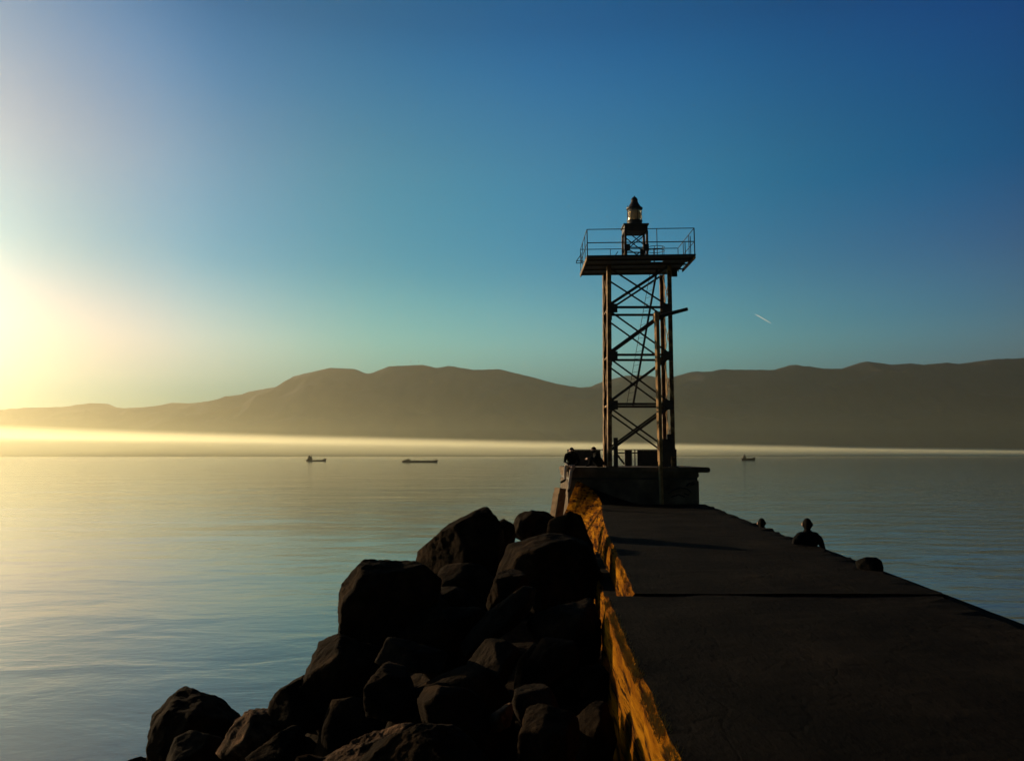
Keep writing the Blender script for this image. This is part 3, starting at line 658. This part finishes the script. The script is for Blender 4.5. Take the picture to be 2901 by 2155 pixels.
# ------------------------------------------------------------------ people
def person(label, J, mats_fn, hair=True, face=Vector((0, -1, 0)), loc=None):
    """J: joints in world coordinates. One continuous body: skinned limbs and a shaped head fused by a fine remesh"""
    vs, es, rs = [], [], []
    def chain(pts, rad, start=None):
        prev = start
        for p, r_ in zip(pts, rad):
            vs.append(tuple(p)); rs.append(r_); i = len(vs) - 1
            if prev is not None: es.append((prev, i))
            prev = i
        return prev
    pelvis, chest, neck, head = J['pelvis'], J['chest'], J['neck'], J['head']
    p0 = chain([pelvis], [.15]); p1 = chain([pelvis.lerp(chest, .5)], [.135], p0); p2 = chain([chest], [.155], p1); p3 = chain([neck], [.075], p2); chain([neck.lerp(head, .6)], [.064], p3)
    for s in ('l', 'r'):
        sh, el, wr, ha = J['sh' + s], J['el' + s], J['wr' + s], J['ha' + s]
        q = chain([sh, sh.lerp(el, .5), el, el.lerp(wr, .5), wr], [.068, .055, .047, .042, .03], p2)
        # palm and five fingers
        pa = chain([wr.lerp(ha, .5)], [.032], q)
        d = (ha - wr).normalized(); sd = d.cross(face if abs(d.dot(face)) < .9 else Vector((0, 0, 1))).normalized()
        palm = wr.lerp(ha, .5)
        for k, ln in enumerate((.062, .07, .066, .052)):
            root = palm + d * .035 + sd * (k - 1.5) * .018; chain([root, root + d * ln * .6, root + d * ln * .95 + face * .012], [.011, .009, .008], pa)
        root = palm + sd * (-.03); chain([root + d * .01, root + d * .035 - sd * .025], [.011, .009], pa)
        hp, kn, an, to = J['hp' + s], J['kn' + s], J['an' + s], J['to' + s]
        chain([hp, hp.lerp(kn, .5), kn, kn.lerp(an, .45), an, an.lerp(to, .5) , to], [.095, .082, .06, .056, .042, .042, .032], p0)
    me = bpy.data.meshes.new('tmp'); me.from_pydata(vs, es, []); o = bpy.data.objects.new('tmp', me); C.objects.link(o)
    o.modifiers.new('s', 'SKIN')
    for i, r_ in enumerate(rs): me.skin_vertices[0].data[i].radius = (r_, r_)
    me.skin_vertices[0].data[0].use_root = True
    sb = o.modifiers.new('u', 'SUBSURF'); sb.levels = 2; sb.render_levels = 2
    dg = bpy.context.evaluated_depsgraph_get(); me2 = bpy.data.meshes.new_from_object(o.evaluated_get(dg)); bpy.data.objects.remove(o)
    bm = bmesh.new(); bm.from_mesh(me2)
    # broaden the chest
    rt = face.cross(Vector((0, 0, 1))).normalized()
    # head: skull, jaw, nose, ears, brows
    def blob(c, sx, sy, sz):
        r_ = bmesh.ops.create_icosphere(bm, subdivisions=3, radius=1); up = Vector((0, 0, 1))
        for v_ in r_['verts']: q_ = v_.co.copy(); v_.co = c + rt * q_.x * sx + face * q_.y * sy + up * q_.z * sz
    blob(neck.lerp(chest, .05), .09, .085, .085); blob(head, .080, .10, .114); blob(head + face * .03 + Vector((0, 0, -.065)), .052, .06, .055); blob(head + face * .10 + Vector((0, 0, -.012)), .013, .02, .024)
    for s in (-1, 1):
        blob(head + rt * s * .09 + Vector((0, 0, -.005)), .016, .022, .036); blob(head + rt * s * .032 + face * .086 + Vector((0, 0, .022)), .022, .012, .007)
    blob(head + face * .086 + Vector((0, 0, -.055)), .024, .01, .007)
    for s in ('l', 'r'): blob(J['sh' + s].lerp(chest, .25), .10, .10, .085); blob(J['sh' + s].lerp(neck, .5) + Vector((0, 0, -.005)), .10, .085, .062)
    blob(chest, .17, .115, .16); blob(pelvis.lerp(chest, .4), .15, .11, .17); blob(pelvis, .165, .125, .12)
    me3 = bpy.data.meshes.new('person'); bm.to_mesh(me3); bm.free()
    o = bpy.data.objects.new('tmp', me3); C.objects.link(o); rm = o.modifiers.new('r', 'REMESH'); rm.mode = 'VOXEL'; rm.voxel_size = .011; rm.use_smooth_shade = True
    dg = bpy.context.evaluated_depsgraph_get(); me4 = bpy.data.meshes.new_from_object(o.evaluated_get(dg)); bpy.data.objects.remove(o)
    me4.name = 'person'
    base_ = loc or pelvis
    me4.materials.clear()
    for nm in ('skin', 'black_cloth', mats_fn, 'hair'): me4.materials.append(M[nm])
    hands = [(J['wr' + s], J['ha' + s]) for s in 'lr']
    for p in me4.polygons:
        c = p.center
        if c.z > neck.z + .055 and (c - head).length < .19:
            p.material_index = 0
            if (c - head).dot(face) < .045 and c.z > head.z - .16 and abs((c - head).dot(rt)) < .092 or c.z > head.z + .035: p.material_index = 3
        elif any((c - ha).length < (c - wr).length + .02 and (c - ha).length < .14 for wr, ha in hands): p.material_index = 0
        elif any((c - J['an' + s]).length < .12 and c.z < J['an' + s].z + .03 or (c - J['to' + s]).length < .1 for s in 'lr'): p.material_index = 1
        else:
            dl = min(min((c - J[a_ + s].lerp(J[b_ + s], k / 6)).length for k in range(7)) for a_, b_ in (('hp', 'kn'), ('kn', 'an')) for s in 'lr')
            p.material_index = 2 if dl < .13 and (c - chest).length > .3 else 1
    me4.transform(Matrix.Translation(-base_)); o = bpy.data.objects.new('person', me4); C.objects.link(o); o.location = base_
    for p in me4.polygons: p.use_smooth = True
    return tag(o, label, 'person', 'people on the breakwater')
def J_stand(x, d, zf, h=1.75):
    s = h / 1.75; z = lambda a: V(x, d, zf + a * s)
    j = dict(pelvis=z(.95), chest=z(1.27), neck=z(1.48), head=z(1.63))
    for n_, sg in (('l', -1), ('r', 1)):
        o = lambda dx, dy, zz: V(x + sg * dx * s, d + dy * s, zf + zz * s)
        j['sh' + n_] = o(.205, 0, 1.41); j['el' + n_] = o(.275, -.03, 1.13); j['wr' + n_] = o(.23, .12, .92); j['ha' + n_] = o(.2, .2, .86)
        j['hp' + n_] = o(.09, 0, .9); j['kn' + n_] = o(.10, .02, .5); j['an' + n_] = o(.11, -.02, .08); j['to' + n_] = o(.12, .16, .04)
    return j
# standing on the quay, seen from behind
d = 15.6; x = (2278 - 1450.5) / F * d; top = (1290 - 1463) / F * d
person('person in a dark jacket seen from behind, shoulders above the right edge of the wall', J_stand(x, d, -2.9, top + 2.9 + .0), 'jeans', face=Vector((0, 1, 0)), loc=V(x, d, -2.9))
# sitting on the quay, only the top of the head over the edge
d = 19.4; x = (2153 - 1450.5) / F * d; top = (1290 - 1466) / F * d
zs = top - .86      # seat height
j = dict(pelvis=V(x, d, zs + .1), chest=V(x, d + .04, zs + .42), neck=V(x, d + .06, zs + .62), head=V(x, d + .08, zs + .755))
for n_, sg in (('l', -1), ('r', 1)):
    j['sh' + n_] = V(x + sg * .19, d + .04, zs + .53); j['el' + n_] = V(x + sg * .26, d + .1, zs + .26); j['wr' + n_] = V(x + sg * .16, d + .32, zs + .2); j['ha' + n_] = V(x + sg * .12, d + .4, zs + .19)
    j['hp' + n_] = V(x + sg * .09, d + .05, zs + .09); j['kn' + n_] = V(x + sg * .13, d + .45, zs + .12); j['an' + n_] = V(x + sg * .13, d + .5, zs - .3); j['to' + n_] = V(x + sg * .14, d + .66, zs - .36)
person('person sitting low beyond the wall, only the dark head showing over its right edge', j, 'jeans', face=Vector((0, 1, 0)), loc=V(x, d, zs))
slab_box(x - .6, x + .6, d - .3, d + .25, -2.9, zs - .02, 'concrete_seat', M['block_concrete'], None, .03)
tag(bpy.data.objects['concrete_seat'], 'low concrete block on the quay under the sitting person', 'block')
# sitting on the slab's front left corner, legs hanging
zt = -.39; d = 28.45; x = (1617 - 1450.5) / F * d
j = dict(pelvis=V(x + .03, d + .12, zt + .10), chest=V(x + .02, d + .05, zt + .33), neck=V(x + .01, d - .01, zt + .47), head=V(x + .02, d - .05, zt + .55))
j.update(shl=V(x - .16, d + .02, zt + .40), ell=V(x - .22, d - .12, zt + .18), wrl=V(x - .08, d - .3, zt + .06), hal=V(x - .02, d - .36, zt + .03),
         shr=V(x + .2, d + .05, zt + .40), elr=V(x + .27, d - .08, zt + .18), wrr=V(x + .12, d - .28, zt + .08), har=V(x + .05, d - .34, zt + .05),
         hpl=V(x - .06, d + .08, zt + .09), knl=V(x - .20, d - .2, zt + .02), anl=V(x - .22, d - .22, zt - .42), tol=V(x - .38, d - .26, zt - .50),
         hpr=V(x + .1, d + .08, zt + .09), knr=V(x - .03, d - .38, zt - .02), anr=V(x - .11, d - .42, zt - .50), tor=V(x - .13, d - .56, zt - .56))
for k_ in ('anr', 'tor'): j[k_] = j[k_] + Vector((0, 0, -.22))
j['knr'] += Vector((0, 0, -.10))
person('person in a dark jacket sitting on the slab corner, pale trousered legs hanging down', j, 'pale_trousers', face=Vector((-.35, -.94, 0)), loc=V(x, d, zt))
# sitting on the slab, knees drawn up
d = 29.3; x = (1690 - 1450.5) / F * d
j = dict(pelvis=V(x + .08, d, zt + .11), chest=V(x + .0, d, zt + .37), neck=V(x - .07, d, zt + .50), head=V(x - .11, d - .01, zt + .58))
j.update(shl=V(x - .0, d - .19, zt + .42), ell=V(x - .12, d - .24, zt + .24), wrl=V(x - .30, d - .12, zt + .3), hal=V(x - .36, d - .06, zt + .28),
         shr=V(x + .02, d + .19, zt + .42), elr=V(x + .20, d + .24, zt + .22), wrr=V(x + .27, d + .22, zt + .06), har=V(x + .31, d + .2, zt + .03),
         hpl=V(x + .05, d - .09, zt + .1), knl=V(x - .22, d - .14, zt + .34), anl=V(x - .26, d - .14, zt + .07), tol=V(x - .4, d - .15, zt + .04),
         hpr=V(x + .05, d + .09, zt + .1), knr=V(x - .18, d + .16, zt + .34), anr=V(x - .2, d + .16, zt + .07), tor=V(x - .34, d + .17, zt + .04))
person('person in dark clothes sitting on the slab with knees drawn up beside the tower leg', j, 'black_cloth', face=Vector((-.9, -.43, 0)), loc=V(x, d, zt))

# ------------------------------------------------------------------ ships
def ship(px0, px1, wy, label, kind):
    d = CZ * F / (wy - 1290); x0 = (px0 - 1450.5) / F * d; x1 = (px1 - 1450.5) / F * d; Ln = x1 - x0; px = d / F
    t = empty('cargo_ship', (x0, d, 0), label, 'ship', 'ships at anchor in the bay')
    B = Ln * .085
    # hull stations: x fraction, deck height in pixels, half beam fraction
    st = {0: [(0, 4.2, .55), (.03, 4.6, .9), (.25, 4.2, 1), (.30, 2.8, 1), (.72, 3.0, 1), (.80, 3.4, .95), (.84, 5.6, .85), (.95, 7.0, .4), (1.0, 8.2, .03)],
          1: [(0, 4.2, .5), (.03, 4.6, .9), (.22, 4.4, 1), (.26, 3.6, 1), (.80, 3.6, 1), (.86, 5.0, .85), (.95, 6.2, .45), (1.0, 7.4, .03)],
          2: [(0, 6.5, .5), (.05, 7, .9), (.3, 6.5, 1), (.36, 4.8, 1), (.7, 5.0, 1), (.76, 7.5, .8), (.92, 8.5, .4), (1.0, 9.8, .03)]}[kind]
    v = []; f = []
    for fx, hp, hb in st:
        x = x0 + Ln * fx; xb_ = x - (Ln * .03 if fx == 1 else 0) + (Ln * .012 if fx == 0 else 0); z = hp * px
        v += [(xb_, d - B * hb * .7, -.5), (x, d - B * hb, z), (x, d + B * hb, z), (xb_, d + B * hb * .7, -.5)]
    for i in range(len(st) - 1):
        a = i * 4
        for k in range(4): f.append((a + k, a + (k + 1) % 4, a + 4 + (k + 1) % 4, a + 4 + k))
    f += [(3, 2, 1, 0), tuple(len(v) - 4 + k for k in range(4))]
    mb = MB(); mb.v = v; mb.f = f; mb.build('hull', M['ship_hull'], t)
    def bx(name, a, b_, z0, z1, m_='ship_house', w_=.8): MB().box((x0 + Ln * a, d - B * w_, z0 * px), (x0 + Ln * b_, d + B * w_, z1 * px)).build(name, M[m_], t)
    if kind == 0:
        bx('deckhouse', .07, .30, 4.4, 8.5); bx('bridge', .11, .27, 8.5, 13); bx('funnel', .13, .18, 13, 16.5, 'ship_hull', .3); bx('mast', .235, .25, 13, 18.5, 'ship_hull', .08); bx('hatch', .36, .76, 3.0, 4.0, 'ship_hull'); bx('foremast', .90, .915, 7, 11, 'ship_hull', .06)
    elif kind == 1:
        bx('deckhouse', .07, .24, 4.5, 7.0); bx('bridge', .13, .21, 7.0, 9.3); bx('mast', .165, .175, 9.3, 12, 'ship_hull', .08); bx('hatch', .28, .52, 3.6, 5.0, 'ship_hull'); bx('hatch', .55, .80, 3.6, 5.0, 'ship_hull'); bx('foremast', .93, .94, 6, 10, 'ship_hull', .06)
    else:
        bx('deckhouse', .10, .34, 6.6, 11); bx('bridge', .14, .28, 11, 15); bx('mast', .19, .215, 15, 19, 'ship_hull', .1); bx('hatch', .42, .70, 5, 6.6, 'ship_hull')
ship(870, 927, 1306, 'small cargo ship with a tall deckhouse at its left end, leftmost on the bay', 0)
ship(1140, 1242, 1309, 'long low dark cargo ship in the middle of the bay, left of the tower', 1)
ship(2098, 2137, 1304, 'faint small ship far out to the right of the tower', 2)

# ------------------------------------------------------------------ contrail high behind the mountains
D = 26000
pts = [P(x, y, D) for x, y in ((2137, 889), (2146, 893.5), (2156, 899), (2166, 905), (2178, 912), (2186, 917))]
o = MB().path(pts, [2, 14, 17, 14, 10, 3], 8).build('contrail', M['trail']); tag(o, 'short white vapour trail in the sky to the right of the tower', 'contrail')

# ------------------------------------------------------------------ mist bank and haze
def volume(name, density, color, g):
    m = bpy.data.materials.new(name); m.use_nodes = True; t = m.node_tree
    for n_ in list(t.nodes):
        if n_.type == 'BSDF_PRINCIPLED': t.nodes.remove(n_)
    pv = t.nodes.new('ShaderNodeVolumePrincipled'); pv.inputs['Color'].default_value = (*color, 1); pv.inputs['Density'].default_value = density; pv.inputs['Anisotropy'].default_value = g
    t.links.new(pv.outputs[0], t.nodes['Material Output'].inputs['Volume']); return m
v = []; f = []; n = 20; mist = [(-2600, 1215, 60), (-1200, 1225, 42), (-400, 1234, 32), (0, 1239, 26), (400, 1245, 21), (900, 1253, 17), (1450, 1262, 14), (2000, 1268, 11), (2500, 1274, 9), (2901, 1278, 8), (3800, 1282, 6), (5000, 1284, 4)]
DM = 5600
for px, py, hr in mist:
    p = P(px, py + 4, DM); rz = hr * .85 / F * DM
    rz *= 1.9
    for j in range(n):
        t_ = -1 + 2 * j / (n // 2) if j <= n // 2 else 1 - 2 * (j - n // 2) / (n // 2)
        v.append((p.x, p.y + (1 if j <= n // 2 else -1) * 850 * max(.002, (1 - abs(t_)) ** 2.0), max(1.5 + .5 * (t_ + 1), p.z + rz * t_ * (1 if t_ > 0 else (2.6 if px < 200 else 1.7)))))
for i in range(len(mist) - 1):
    for j in range(n):
        a = i * n + j; b_ = i * n + (j + 1) % n; f.append((a, b_, b_ + n, a + n))
f += [tuple(range(n))[::-1], tuple((len(mist) - 1) * n + j for j in range(n))]
me = bpy.data.meshes.new('mist_bank'); me.from_pydata(v, [], f); bm = bmesh.new(); bm.from_mesh(me); bmesh.ops.recalc_face_normals(bm, faces=bm.faces); bm.to_mesh(me); bm.free()
tag(link('mist_bank', me, volume('mist', .0027, (1, .98, .74), .5)), 'thin bright layer of mist lying over the far side of the bay', 'mist', kind='stuff')
mb = MB().box((-12900, -1900, -9), (12900, 12400, 1180))
tag(mb.build('haze', volume('haze_air', .000025, (.92, .84, .64), .80)), 'golden haze in the air over the bay', 'haze', kind='stuff')
mb = MB().box((-12850, -1850, -8), (12850, 11900, 240))
tag(mb.build('low_haze', volume('low_haze_air', .000034, (.88, .90, .60), .74)), 'denser golden haze lying low over the water', 'haze', kind='stuff')
